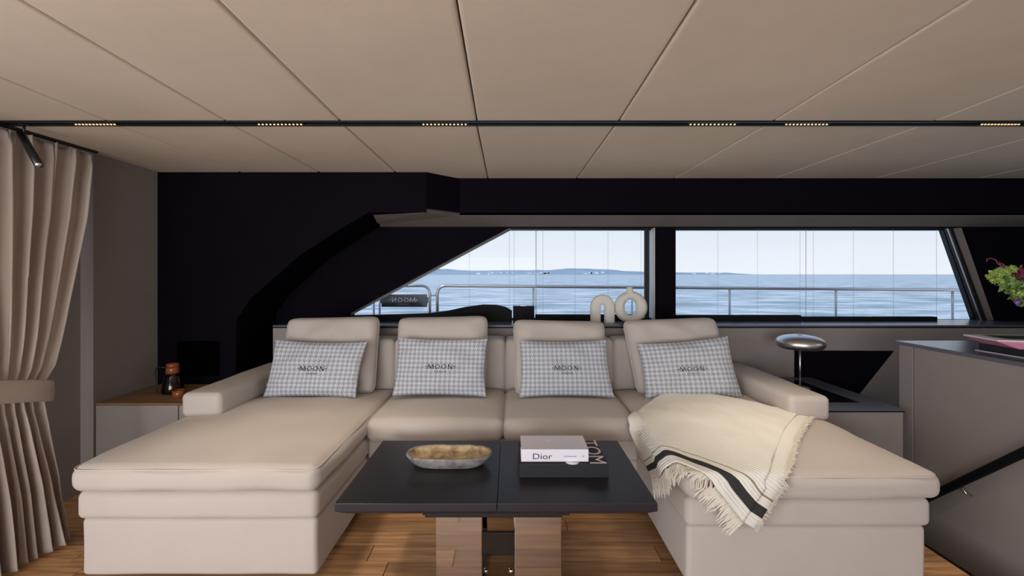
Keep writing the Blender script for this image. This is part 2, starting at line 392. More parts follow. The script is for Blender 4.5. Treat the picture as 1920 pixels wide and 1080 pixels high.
# guard rail, gate, sign
DR = 5.0
def rz(px, D=DR): return P(px, 535+(px-820)*.0085, D)
gr = thing('guard_rail', 'stainless guard rail with posts along the side deck outside', 'railing', (0, DR, FZ-.02))
a = P(820, 600, DR)
xl = P(820, 0, DR).x; zt = P(820, 535.5, DR).z
path = [(xl, DR, FZ)] + [(xl, DR, zt-.09)] + [(xl+.09*(1-math.cos(t)), DR, zt-.09+.09*math.sin(t)) for t in (PI/6, PI/3, PI/2)]
xr = 6.2
path += [(x, DR, CZ-(535.5+(x*800/DR+958-820)*.0082-514)*DR/800) for x in (0, 1, 2, 3, 4, 5, xr)]
tube('top_rail', path, .019, M['rail'], gr, 10)
for px in (1000, 1368, 1567, 1786, 1185):
    x = P(px, 0, DR).x; tube('post', [(x, DR, FZ-.02), (x, DR, CZ-(535.5+(px-820)*.0082-514)*DR/800)], .013 if px != 1185 else .01, M['rail'], gr)
gt = thing('rail_gate', 'stainless boarding gate with rounded corners carrying the dark name board', 'gate', (P(750, 0, DR).x, DR, FZ-.02))
x0 = P(640, 0, DR).x; x1 = P(806, 0, DR).x
r = .09
path = [(x0, DR, zt)] + [(x1-r, DR, zt)] + [(x1-r+r*math.sin(t), DR, zt-r+r*math.cos(t)) for t in (PI/6, PI/3, PI/2)] + [(x1, DR, FZ)]
tube('gate_frame', path, .018, M['rail'], gt, 10)
for px in (701, 712): x = P(px, 0, DR).x; tube('upright', [(x, DR, FZ-.02), (x, DR, zt)], .013, M['rail'], gt)
tube('hinge', [P(806, 554, DR), P(820, 554, DR)], .009, M['rail'], gt)
sg = thing('name_board', 'dark name board with mirrored pale lettering hung on the boarding gate', 'sign', P(758, 575, DR-.03))
prism('board', pp([(716, 552), (801, 552), (801, 557), (803, 558), (803, 568), (801, 569), (801, 575.5), (716, 575.5), (716, 569), (713.5, 568), (713.5, 558), (716, 557)], DR-.03), DR-.045, DR-.03, M['signboard'], sg)
LV, LF = logoVF(.33)
c = P(758, 562, DR)
mesh('lettering', [(c.x-x, DR-.048, c.z+y) for x, y in LV], LF, M['signtext'], sg)

# ================================================================== SETTING
DB = 3.34; DCOL = 3.127; DW = 3.66; DG = 3.76
# floor: base slab and planks
fl = struct(box('floor', -2.9, 2.08, -4.2, 3.9, FZ-.12, FZ-.012, M['gap']))
V, F = boxVF(-.698, .698, -.0585, .0585, -.012, 0)
pm = bpy.data.meshes.new('plank'); pm.from_pydata(V, [], F); pm.materials.append(M['wood'])
y = -2.9; row = 0
while y < 3.3:
    x = -2.9 - random.random()*1.2 + .7
    while x < 2.9:
        a0, a1 = max(x-.7, -2.9), min(x+.7, 2.08)
        if a1-a0 > .05:
            o = bpy.data.objects.new('plank', pm); COL.objects.link(o); o.parent = fl
            o.location = ((a0+a1)/2, y+.06, FZ); o.scale = ((a1-a0)/1.4, 1, 1)
        x += 1.4
    y += .12; row += 1
struct(box('trim_1', 2.07, 2.085, -4.2, 3.3, FZ-.14, FZ+.004, M['black']))
struct(box('stairwell_floor', 2.085, 5, -4.2, 3.9, -1.9, -1.8, M['black']))
struct(box('wall_below_deck', 2.0, 2.07, -4.2, 3.9, -1.85, FZ-.12, M['wallgrey']))
# ceiling
ce = struct(box('ceiling', -2.9, 5.0, -4.2, 3.9, HC+.03, HC+.12, M['gap']))
Jf = [(-4.0, -3.86), (-3.2, -3.12), (-2.58, -2.5), (-1.977, -1.92), (-1.397, -1.342), (-.837, -.804), (-.167, -.15), (.530, .509), (1.285, 1.253), (2.07, 2.0), (2.85, 2.75), (3.65, 3.5), (4.5, 4.4), (5.2, 5.0)]
def panel(xa0, xb0, y0, xa1, xb1, y1, z0=HC):
    g = .0028; V = []; rr = .014
    def ring(ins, z):
        return [(xa0+g+ins, y0+g+ins, z), (xb0-g-ins, y0+g+ins, z), (xb1-g-ins, y1-g-ins, z), (xa1+g+ins, y1-g-ins, z)]
    rings = [ring(0, z0+.03), ring(0, z0+.010), ring(.002, z0+.0045), ring(.006, z0+.0012), ring(rr, z0)]
    for q in rings: V += q
    F = []
    for k in range(4):
        for i in range(4): F.append((k*4+i, k*4+(i+1) % 4, k*4+4+(i+1) % 4, k*4+4+i))
    F.append((16, 17, 18, 19)); F.append((0, 1, 2, 3))
    return mesh('panel', V, F, M['suede'], ce)
YT0, YT1 = 2.088, 2.148
def xat(j, y):
    a, b = Jf[j]; return a+(b-a)*(2.12-y)/(2.12-1.163)
for j in range(len(Jf)-1):
    panel(xat(j, YT0-2.2), xat(j+1, YT0-2.2), YT0-2.2, xat(j, YT0), xat(j+1, YT0), YT0)
    panel(xat(j, YT0-2.2), xat(j+1, YT0-2.2), YT0-4.4+.1, xat(j, YT0-2.2), xat(j+1, YT0-2.2), YT0-2.2)
    xb0, xb1 = Jf[j][0]-.005, Jf[j+1][0]-.005
    panel(xb0, xb1, YT1, xb0-.008, xb1-.008, DB-.0)
# track
tr = thing('lighting_track', 'long black recessed lighting track running across the ceiling', 'track', (0, 2.118, HC))
V = []; F = []
for (a, b, c_, d) in ((YT0, YT0+.010, HC-.004, HC+.03), (YT1-.010, YT1, HC-.004, HC+.03), (YT0, YT1, HC+.018, HC+.03)):
    v, f = boxVF(-2.9, 5, a, b, c_, d); k = len(V); V += v; F += [tuple(i+k for i in q) for q in f]
mesh('channel', V, F, M['blackmetal'], tr)
dotV, dotF = [], []
lm = None
mods = [(175, .21, 'leftmost of six'), (523, .23, 'second from the left'), (833, .23, 'just left of the middle joint'), (1338, .24, 'above the window pier'),
        (1515, .22, 'above the right window'), (1880, .20, 'rightmost of six')]
for px, w, where in mods:
    X = (px-958)*2.12/800
    t = thing('track_light', 'black grille light with warm dots in the track, '+where, 'light', (X, 2.12, HC), 'grille lights in the ceiling track')
    box('housing', X-w/2-.01, X+w/2+.01, 2.108, 2.138, HC+.0015, HC+.018, M['black'], t)
    for k in range(12):
        x = X-w/2+w*(k+.5)/12
        if lm is None:
            v, f = tubeVF([(0, 0, -.004), (0, 0, .002)],   .0045, 8); lm = bpy.data.meshes.new('lens'); lm.from_pydata([tuple(q) for q in v], [], f); lm.materials.append(M['gold'])
        o = bpy.data.objects.new('lens', lm); COL.objects.link(o); o.parent = t; o.location = (x-X, .010, .0015)
# spotlight
sl = thing('spotlight', 'slender black cylinder spotlight hanging from the ceiling track near the curtain', 'light', P(45, 234, 2.12))
a = P(45, 236, 2.12); b_ = P(45, 252, 2.12)
tube('stem', [a+Vector((0, 0, .015)), b_], .006, M['blackmetal'], sl, 10)
box('adapter', a.x-.02, a.x+.02, 2.105, 2.135, HC-.006, HC+.004, M['blackmetal'], sl)
p0 = P(39, 250, 2.12); p1 = P(73, 310, 2.03)
tube('barrel', [p0, p1], .0165, M['blackmetal'], sl, 20)
d = (p1-p0).normalized(); tube('lens', [p1-d*.002, p1+d*.003], .0145, M['brushed'], sl, 20)

# left walls
struct(box('wall_left', -2.85, -2.67, -4.2, 2.646, FZ, HC, M['wallleft']))
struct(box('wall_left_panel', -2.80, -2.59, 2.646, DCOL+.3, FZ, HC+.01, M['wallleft']))
# dark corner bulk (upper left) and beam
prism_pts = pp([(295, 300), (800, 300), (800, 397), (690, 399), (640, 428), (560, 480), (470, 560), (443, 600), (440, 930), (295, 930)], DCOL)
struct(prism('wall_back_corner', prism_pts, DCOL, DW+.1, M['dark']))
# chamfered beam, plan polygon: extrude in z
def zprism(name, pts, z0, z1, m, parent=None):
    n = len(pts); V = [(x, y, z0) for x, y in pts] + [(x, y, z1) for x, y in pts]
    F = [tuple(range(n)), tuple(range(2*n-1, n-1, -1))] + [(i, (i+1) % n, n+(i+1) % n, n+i) for i in range(n)]
    return mesh(name, V, F, m, parent)
zb = CZ+110*DB/800
xc0 = P(800, 0, DCOL).x; xc1 = P(862, 0, DB).x
struct(zprism('beam', [(xc0, DCOL), (xc1, DB), (5, DB), (5, DW+.1), (xc0, DW+.1)], zb+.002, HC+.03, M['dark']))
# sloped soffit between beam and window wall
zw = CZ+88*DW/800
xs = P(700, 0, DCOL).x
V = [(xs, DCOL+.02, zb+.001), (xc0, DCOL, zb), (xc1, DB, zb), (5, DB, zb), (5, DW+.02, zw), (xs-.35, DW+.02, zw)]
V2 = [(x, y, z+.02) for x, y, z in V]
struct(mesh('soffit', V+V2, [(0, 1, 2, 3, 4, 5), (11, 10, 9, 8, 7, 6)] + [(i, (i+1) % 6, 6+(i+1) % 6, 6+i) for i in range(6)], M['soffit']))
# flat panel on corner bulk, the niche's darkness put into its colour
struct(prism('niche_shade_panel', pp([(330, 640), (410, 640), (410, 706), (330, 706)], DCOL-.012), DCOL-.006, DCOL-.001, M['void']))
# window wall
def wpoly(name, pts, m='dark', y0=DW, y1=DG+.06):
    return struct(prism(name, pp(pts, DW), y0, y1, M[m]))
wpoly('wall_back', [(380, 370), (2030, 370), (2030, 427), (380, 427)])
wpoly('wall_back_left', [(380, 427), (953, 427), (652, 588), (652, 606), (652, 900), (380, 900)])
wpoly('pier', [(1229, 427), (1267, 427), (1267, 606), (1229, 606)])
wpoly('wall_back_sill', [(652, 602), (2030, 602), (2030, 1300), (652, 1300)])
wpoly('wall_back_right', [(1803, 427), (2030, 427), (2030, 602), (1864, 602)])
# reveal lining right (grey-beige)
a0, a1 = P(1803, 427, DW), P(1861, 600, DW); b0, b1 = P(1772, 427, DG), P(1832, 602, DG)
t = Vector((.012, 0, 0))
struct(mesh('trim_3', [a0, a1, b1, b0, a0+t, a1+t, b1+t*6, b0+t*6], [(0, 1, 2, 3), (7, 6, 5, 4), (0, 4, 5, 1), (1, 5, 6, 2), (2, 6, 7, 3), (3, 7, 4, 0)], M['soffit']))
def framebars(name, pts, D, w, dep, m, parent=None):
    V = []; F = []
    n = len(pts); Q = [P(x, y, D) for x, y in pts]; c = sum(Q, Vector())/n
    inn = []
    for i in range(n):
        p, q0, q1 = Q[i], Q[i-1], Q[(i+1) % n]
        def inward(a, b):
            d = (b-a).normalized(); nn = Vector((-d.z, 0, d.x))
            if nn.dot(c-a) < 0: nn = -nn
            return nn
        n0, n1 = inward(q0, p), inward(p, q1)
        k = w/(1+n0.dot(n1)); inn.append(p+(n0+n1)*k)
    for i in range(n):
        V += [Q[i], inn[i], inn[i]+Vector((0, dep, 0)), Q[i]+Vector((0, dep, 0))]
    for i in range(n):
        j = (i+1) % n
        for k in range(4): F.append((4*i+k, 4*i+(k+1) % 4, 4*j+(k+1) % 4, 4*j+k))
    return mesh(name, V, F, m, parent)
wl = [(648, 588), (955, 428), (1236, 428), (1236, 600), (648, 600)]
w1 = struct(framebars('window_1', wl, DG, .018, .04, M['blackmetal']))
prism('pane', pp(wl, DG+.02), DG+.02, DG+.028, M['glass'], w1)
wr_ = [(1258, 428), (1771, 428), (1834, 606), (1258, 606)]
w2 = struct(framebars('window_2', wr_, DG, .018, .04, M['blackmetal']))
prism('pane', pp(wr_, DG+.02), DG+.02, DG+.028, M['glass'], w2)
# diagonal guide bars, vertical guide
def bar2(name, a, b, D, wpx, m, par, th=.015):
    pa, pb = P(*a, D), P(*b, D); d = (pb-pa).normalized(); nn = Vector((-d.z, 0, d.x))*(wpx*D/800/2)
    V = [pa+nn, pa-nn, pb-nn, pb+nn]; V += [v+Vector((0, th, 0)) for v in V]
    return mesh(name, V, [(0, 1, 2, 3), (7, 6, 5, 4), (0, 4, 5, 1), (1, 5, 6, 2), (2, 6, 7, 3), (3, 7, 4, 0)], m, par)
bar2('guide_rail', (656, 589), (958, 428), DG-.05, 6, M['blackmetal'], w1)
bar2('seal_strip', (657, 588.5), (958, 427.5), DG-.055, 1.2, M['soffit'], w1)
bar2('guide_rail', (1213, 428), (1213, 603), DG-.04, 9, M['blackmetal'], w1)
bar2('guide_rail', (1775, 428), (1840, 606), DG-.05, 5, M['blackmetal'], w2)
bar2('seal_strip', (1778, 428), (1843, 606), DG-.065, 2, M['brushed'], w2)
bar2('guide_rail', (1784, 428), (1850, 606), DG-.075, 5, M['blackmetal'], w2)
M['cord'] = mat('blind_cord', (.42, .45, .48), .8)
for px in (955, 964, 1005, 1018, 1078, 1140, 1202, 880):
    y0 = 430 if px > 958 else 430+(958-px)*.52
    tube('cord', [P(px, y0, DG-.02), P(px, 598, DG-.02)], .0028 if px == 1005 else .0011, M['cord'], w1, 6)
for px in (1346, 1420, 1500, 1511, 1525, 1600, 1675, 1756):
    tube('cord', [P(px, 430, DG-.02), P(px, 600, DG-.02)], .0022 if px == 1511 else .0011, M['cord'], w2, 6)
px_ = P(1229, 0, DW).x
struct(box('pier_reveal_lit', px_-.006, px_+.004, DW+.012, DG+.055, zw-.80, zw, M['litreveal']))  # daylit side of the pier painted as a pale lining
# window sill shelf
zl = CZ-.40
SX0 = P(511, 0, DB).x
si = struct(box('window_sill', SX0, 5, DB, DW+.09, zl-.016, zl, M['sill'])); bev(si, .003)
struct(box('trim_4', SX0+.0, 5, DB-.002, DB+.01, zl-.022, zl-.012, M['black']))
# low wall behind sofa
lw_ = struct(box('wall_back_low', SX0, 5, DB+.006, DB+.14, -1.8, zl-.016, M['wallgrey']))
struct(prism('trim_5', pp([(1490, 657), (1675, 658), (1612, 737), (1560, 800), (1490, 800)], DB), DB-.004, DB+.005, M['dark']))
# blind cassettes on sill
def cass(x0, x1, y0, y1, lab):
    t = thing('blind_cassette', lab, 'blind', P((x0+x1)/2, 604, DW-.02), 'black blind cassettes along the window sill')
    a, b = P(x0, y0, DW-.02), P(x1, y1+6, DW-.02)
    box('casing', a.x, b.x, DW-.025, DW+.03, zl, a.z, M['black'], t, .003)
    xm = a.x+(b.x-a.x)*.48; box('clip', xm-.025, xm+.025, DW-.03, DW, a.z, a.z+.006, M['brushed'], t, .002)
cass(1268, 1502, 591, 602, 'black blind cassette on the sill, left half of the right window')
cass(1507, 1757, 594, 603, 'black blind cassette on the sill, right half of the right window')
cass(1004, 1206, 590, 602, 'black blind cassette on the sill behind the two cream vases')
cass(962, 1002, 574, 602, 'short raised black blind box on the sill at the middle of the left window')
tag(prism('rolled_cover', pp([(655, 601), (655, 592), (740, 590), (800, 588), (840, 583), (872, 576), (905, 571.5), (930, 572), (948, 576), (960, 583), (960, 603.5), (655, 603.5)], DW-.03), DW-.03, DW+.035, M['black'], None, .004),
    'long black humped blind cover lying on the sill under the sloping window corner', 'blind cover')

# right bulkhead with black counter over the stairwell
XR = 2.42
wr0 = struct(box('wall_right', XR+.01, 3.05, -3, 2.655, -1.8, .83, M['gap']))
for a, b in ((-3, 1.0), (1.004, 2.563), (2.569, 2.66)):
    box('panel', XR, XR+.012, a, b, -1.8, .832, M['wallgrey'], wr0, .002)
struct(bev(box('trim_6', XR-.008, 3.2, -3, 2.685, .832, .852, M['sill']), .003))
hr = thing('stair_handrail', 'black sloping handrail on the grey stairwell wall at right', 'handrail', P(1850, 885, 2.2))
pa = Vector((XR-.035, 1.2, 0)); za = .418+(2.01-1.2)*.985
tube('rail', [(XR-.03, 1.2, za), (XR-.03, 2.95, .418-(2.95-2.01)*.985)], .02, M['black'], hr, 10)
b_ = P(1810, 915, 2.27)
tube('bracket', [(XR-.03, 2.27, .418-.26*.985-.015), (XR-.02, 2.25, .418-.26*.985-.05), (XR, 2.24, .418-.26*.985-.055)], .006, M['steel'], hr, 8)
# hull right, rear surround
struct(box('wall_hull_right', 4.6, 4.75, 1.95, 3.9, -1.8, HC+.03, M['dark']))
struct(box('wall_hull_right_low', 4.6, 4.75, -4.2, 1.95, -1.8, .9, M['wallgrey']))
struct(box('wall_hull_right_top', 4.6, 4.75, -4.2, 1.95, 1.75, HC+.03, M['wallgrey']))
struct(box('wall_rear_left', -2.62, -2.45, -4.3, -4.2, FZ, HC, M['wallgrey']))
struct(box('wall_rear_right', 3.2, 4.75, -4.3, -4.2, -1.8, HC, M['wallgrey']))
struct(box('aft_deck', -3.5, 5, -9, -4.2, FZ-.2, FZ-.02, M['deck']))

# ================================================================== LEFT CABINET
zc = .465
cl = thing('low_cabinet', 'low taupe corner cabinet with wood top left of the sofa', 'cabinet', (-2.2, 2.9, FZ))
box('body', -2.588, -1.91, 2.675, 3.12, FZ, zc-.012, M['gap'], cl)
box('top', -2.588, -1.91, 2.66, 3.122, zc-.012, zc, M['cabwood'], cl, .002)
xj = P(335, 0, 2.66).x
box('door', -2.586, xj-.003, 2.658, 2.676, FZ+.05, zc-.014, M['wallgrey'], cl, .002)
box('door', xj+.003, -1.912, 2.658, 2.676, FZ+.05, zc-.014, M['wallgrey'], cl, .002)
# carafe
cx = P(324, 735, 2.9); cx.z = zc
j = thing('glass_jug', 'glass water jug with amber collar on the low cabinet beside the dark wall', 'jug', cx)
lathe('body', [(.052, 0), (.062, .004), (.064, .02), (.058, .06), (.046, .11), (.040, .135), (.036, .135), (.042, .108), (.054, .06), (.060, .02), (.058, .008), (0, .008)], cx, M['jug'], j, 28)
lathe('collar', [(.030, .128), (.0405, .13), (.038, .165), (.034, .175), (.028, .175), (.030, .14)], cx, M['amber'], j, 24)
lathe('lid', [(0, .178), (.036, .176), (.038, .19), (.030, .2), (0, .203)], cx, M['amber'], j, 24)
tube('handle', [cx+Vector((-.042, 0, .165)), cx+Vector((-.075, 0, .175)), cx+Vector((-.11, 0, .168)), cx+Vector((-.118, 0, .14)), cx+Vector((-.118, 0, .03)), cx+Vector((-.105, 0, .008)), cx+Vector((-.07, 0, .012))], .0045, M['blackmetal'], j, 8)
cc = P(332, 738, 2.8); cc.z = zc; cc.x += .012
g_ = lathe('amber_tumbler', [(.028, 0), (.034, .004), (.036, .045), (.0325, .045), (.031, .008), (0, .008)], cc, M['amber'], None, 24)
tag(g_, 'small amber glass tumbler in front of the glass jug', 'glass')

# ================================================================== CURTAIN
ct = thing('curtain', 'floor length beige linen curtain tied back at the left wall', 'curtain', (-2.2, 1.75, FZ))
prof = [(1.99, 2.56, -2.53), (1.6, 2.50, -2.50), (1.25, 2.40, -2.46), (.99, 2.31, -2.42), (.8, 2.235, -2.385), (.72, 2.155, -2.36), (.62, 2.145, -2.35), (.45, 2.15, -2.33), (.25, 2.17, -2.31), (FZ+.005, 2.17, -2.28)]
def redge(z):
    for a, b in zip(prof[:-1], prof[1:]):
        if b[0] <= z <= a[0]: t = (z-b[0])/(a[0]-b[0]); return b[1]+(a[1]-b[1])*t, b[2]+(a[2]-b[2])*t
    return prof[-1][1:]
ZC = 1.99; NS, NZ = 340, 80; V = []; F = []
for k in range(NZ+1):
    z = FZ+.012+(ZC-FZ-.012)*k/NZ
    yr, xc_ = redge(min(z, ZC-.001)); yl = 3.66-yr
    tie = math.exp(-((z-.72)/.16)**2)
    amp = .030*(1-.4*tie)+(.018*max(0, (.68-z))/.7)
    for i in range(NS+1):
        s = i/NS
        ph = 2*PI*14.5*s + 2.6*noise.noise(Vector((s*6, z*.6, 0))) + .5*math.sin(z*1.3+s*9)
        f = math.sin(ph); f = math.copysign(abs(f)**.75, f)
        f2 = .3*math.sin(ph*2.3+z*2)+.3*noise.noise(Vector((s*25, z*1.5, 2)))
        hd = min(1, max(0, (z-1.92)/.05))
        X = xc_+amp*(f+f2)*(1-.35*hd) + .008*hd*math.sin(2*PI*42*s)
        Y = yl+(yr-yl)*s + .35*amp*math.cos(ph)
        if z < .2: X += .04*(0.2-z)/.2*noise.noise(Vector((s*5, 7, 0)))
        Z = z
        if k == NZ: Z += .010*math.sin(2*PI*21*s)
        if k == 0: Z += .01*abs(math.sin(ph))
        V.append((X, Y, Z))
for k in range(NZ):
    for i in range(NS):
        a = k*(NS+1)+i; F.append((a, a+1, a+NS+2, a+NS+1))
cu = mesh('drape', V, F, M['curtain'], ct, True)
md = cu.modifiers.new('s', 'SOLIDIFY'); md.thickness = .003
V = []; F = []; n = 60
for k, (z, e_) in enumerate(((.70, .0), (.705, .006), (.755, .009), (.802, .006), (.807, 0))):
    for i in range(n):
        t = 2*PI*i/n; V.append((-2.355+(.074+e_)*math.copysign(abs(math.cos(t))**.7, math.cos(t)), 1.83+(.345+e_)*math.copysign(abs(math.sin(t))**.8, math.sin(t)), z-.078*math.sin(t)))
for k in range(4):
    for i in range(n): F.append((k*n+i, k*n+(i+1) % n, (k+1)*n+(i+1) % n, (k+1)*n+i))
tb = mesh('tieback', V, F, M['curtain'], ct, True); md = tb.modifiers.new('s', 'SOLIDIFY'); md.thickness = .004
box('curtain_track', -2.545, -2.515, .9, 2.6, HC-.012, HC+.002, M['blackmetal'], ct)

# ================================================================== SOFA
sf = thing('sectional_sofa', 'beige U-shaped sectional sofa with two chaises under the windows', 'sofa', (-.04, 2.5, FZ))
fab = dict(material=M['fabric'], parent=sf)
XL0, XLi, XRi, XR1 = -1.852, -.82, .733, 1.775
DL, DRc, DM = 1.80, 1.745, 2.40
# plinths
for a in ((-1.72, -.93, 2.0, 3.25), (.83, 1.66, 1.95, 3.25), (-.93, .83, 2.6, 3.25)):
    box('plinth', a[0], a[1], a[2], a[3], FZ, .012, M['black'], sf)
# bases
rbox('base', XL0+.015, XLi-.008, DL+.02, 3.28, -.02, .228, .022, amp=.004, seed=1, **fab)
rbox('base', XRi-.005, XR1-.055, DRc+.02, 3.28, -.02, .228, .022, amp=.004, seed=2, **fab)
rbox('base', XLi-.01, XRi+.0, DM+.05, 3.28, -.02, .20, .02, amp=.003, seed=3, **fab)
rbox('under_cushion', XL0+.005, XLi-.002, DL+.008, 3.26, .224, .345, .03, bulge=.008, amp=.004, seed=4, **fab)
rbox('under_cushion', XRi-.01, XR1-.04, DRc+.008, 3.26, .224, .345, .03, bulge=.008, amp=.004, seed=5, **fab)
rbox('under_cushion', XLi, XRi, DM+.04, 3.26, .196, .33, .025, amp=.004, seed=6, **fab)
# chaise cushions
q1 = rbox('seat_cushion', XL0-.035, XLi, DL, 3.06, .338, .449, .045, crown=.040, bulge=.012, amp=.011, seed=11, inner=14, **fab)
q2 = rbox('seat_cushion', XRi-.015, XR1, DRc-.005, 3.06, .338, .449, .045, crown=.040, bulge=.012, amp=.011, seed=12, inner=14, **fab)
XMm = -.041
q3 = rbox('seat_cushion', XLi+.006, XMm-.002, DM-.01, 3.07, .318, .45, .045, crown=.026, bulge=.014, amp=.006, seed=13, wr=.006, inner=14, **fab)
q4 = rbox('seat_cushion', XMm+.002, XRi-.018, DM-.01, 3.07, .318, .45, .045, crown=.026, bulge=.014, amp=.006, seed=14, wr=.006, inner=14, **fab)
def pipe_rect(par, x0, x1, y0, y1, z, r=.0028, cr=.03):
    pts = []
    for cx_, cy_, a0 in ((x1-cr, y1-cr, 0), (x0+cr, y1-cr, PI/2), (x0+cr, y0+cr, PI), (x1-cr, y0+cr, 3*PI/2)):
        for k in range(5):
            t = a0+PI/2*k/4; pts.append((cx_+cr*math.cos(t), cy_+cr*math.sin(t), z))
    pts.append(pts[0]); o = tube('piping', pts, r, M['piping'], par, 6); return o
pipe_rect(q1, XL0-.027, XLi-.008, DL+.008, 3.05, .438, cr=.05)
pipe_rect(q2, XRi-.007, XR1-.008, DRc+.003, 3.05, .438, cr=.05)
# arms
rbox('armrest', -1.875, -1.648, 2.42, 3.30, .455, .592, .03, crown=.006, bulge=.006, amp=.004, seed=21, **fab)
rbox('armrest', 1.545, 1.772, 2.36, 3.30, .455, .592, .03, crown=.006, bulge=.006, amp=.004, seed=22, **fab)
rbox('arm_base', -1.865, -1.70, 2.75, 3.30, FZ+.04, .46, .02, **fab)
rbox('arm_base', 1.60, 1.765, 2.75, 3.30, FZ+.04, .46, .02, **fab)
# back rests (four padded back panels)
bx_ = [-1.64, -.842, XMm, .742, 1.54]
for k in range(4):
    rbox('backrest', bx_[k]+.002, bx_[k+1]-.002, 3.07, 3.30, .36, .80, .035, crown=.005, bulge=.006, amp=.004, seed=30+k, **fab)

# ------------------------------------------------------------------ cushions
def pillowVF(c4, Db, Dt, th, pinch=.05, rc=0, pw=4, n=34, seed=0, amp=.006, edge=0.0):
    BL, BR, TR, TL = [P(x, y, D) for (x, y), D in zip(c4, (Db, Db, Dt, Dt))]
    N = (BR-BL).cross(TL-BL).normalized()
    if N.y > 0: N = -N
    def S(u, v, side):
        uu = u*(1-pinch*(1-v*v)*abs(u)**3); vv = v*(1-pinch*1.3*(1-u*u)*abs(v)**3)
        k_ = 1-rc*(abs(u)**9)*(abs(v)**9); uu *= k_; vv *= k_
        a, b = (uu+1)/2, (vv+1)/2
        p = (BL*(1-a)+BR*a)*(1-b)+(TL*(1-a)+TR*a)*b
        t = (max(0, 1-abs(u)**pw)*max(0, 1-abs(v)**pw))**.5
        w = amp*noise.noise(Vector((u*2.2+seed*5, v*2.2, side*3)))*t*2
        w -= .016*math.exp(-((v+.62+.25*u*math.sin(seed))/.11)**2)*abs(u)**1.5*t
        w += amp*.6*noise.noise(Vector((u*4+seed*5, v*8, side*3)))*(abs(u)**3)
        return p+N*side*(th*t+w*side+edge*(t > 0))
    V = []; F = []; UV = []
    def tv(i): # denser at edges
        s = 2*i/n-1; return math.sin(s*PI/2)
    for side in (1, -1):
        for j_ in range(n+1):
            for i in range(n+1):
                u, v = tv(i), tv(j_); V.append(S(u, v, side)); UV.append(((u+1)/2, (v+1)/2))
    m = (n+1)**2
    for j_ in range(n):
        for i in range(n):
            a = j_*(n+1)+i; F.append((a, a+1, a+n+2, a+n+1)); F.append((m+a, m+a+n+1, m+a+n+2, m+a+1))
    return V, F, UV, S, N
def pillow(name, c4, Db, Dt, th, material, **k):
    V, F, UV, S, N = pillowVF(c4, Db, Dt, th, **k)
    me = bpy.data.meshes.new(name); me.from_pydata([tuple(v) for v in V], [], F)
    ul = me.uv_layers.new(name='UVMap')
    for lp in me.loops: ul.data[lp.index].uv = UV[lp.vertex_index]
    bm = bmesh.new(); bm.from_mesh(me); bmesh.ops.remove_doubles(bm, verts=bm.verts, dist=.0004); bmesh.ops.recalc_face_normals(bm, faces=bm.faces); bm.to_mesh(me); bm.free()
    o = link(name, me, material, None, True)
    return o, S, N
backs = [
 ([(527, 742), (703, 738), (713, 593), (541, 597)], 'plump beige back cushion at the left end of the sofa', 1),
 ([(743, 742), (910, 740), (915, 592), (747, 596)], 'plump beige back cushion second from the left with piped seam', 2),
 ([(966, 743), (1132, 743), (1134, 603), (962, 599)], 'creased beige back cushion third from the left, below the arch vase', 3),
 ([(1196, 742), (1372, 742), (1340, 595), (1166, 601)], 'leaning beige back cushion at the right end of the sofa', 4)]
for c4, lab, sd in backs:
    o, S, N = pillow('back_cushion', c4, 2.92, 3.03, .082, M['fabric'], pinch=.012, rc=.055, pw=7, seed=sd, amp=.014)
    tag(o, lab, 'cushion', 'beige back cushions on the sofa')
    pts = []
    for k in range(81):
        t = k/80*4; sgn = int(t) % 4; f = (t-int(t))*2-1
        u, v = [(f, -1), (1, f), (-f, 1), (-1, -f)][sgn]
        pts.append(S(u, v, 1))
    tube('piping', pts, .003, M['piping'], o, 6)
pils = [
 ([(493, 745), (667, 746), (689, 641), (517, 637)], 'houndstooth pillow at the left end, next to the left armrest', 'at the left arm'),
 ([(735, 742), (911, 744), (914, 635), (747, 633)], 'houndstooth pillow second from the left on the middle seat', ''),
 ([(973, 745), (1152, 745), (1136, 637), (974, 638)], 'houndstooth pillow third from the left, behind the stacked books', ''),
 ([(1210, 748), (1394, 749), (1364, 630), (1194, 645)], 'houndstooth pillow at the right end, behind the cream throw', '')]
LV, LF = logoVF(.30)
for c4, lab, _ in pils:
    o, S, N = pillow('houndstooth_pillow', c4, 2.745, 2.83, .055, M['hound'], pinch=.045, pw=3.2, seed=len(lab), amp=.013)
    tag(o, lab, 'pillow', 'grey houndstooth pillows on the sofa')
    sc = .19
    wpx = Vector(P(*c4[1], 2.78)-P(*c4[0], 2.78)).length
    h = Vector(P(*c4[2], 2.83)-P(*c4[1], 2.745)).length
    V = []
    for x, y in LV:
        u = .02+x*(.66)*2/wpx; v = y*.66*2/h+.0
        V.append(S(u, v, 1)+N*.0045)
    mesh('lettering', V, LF, M['ink'], o)

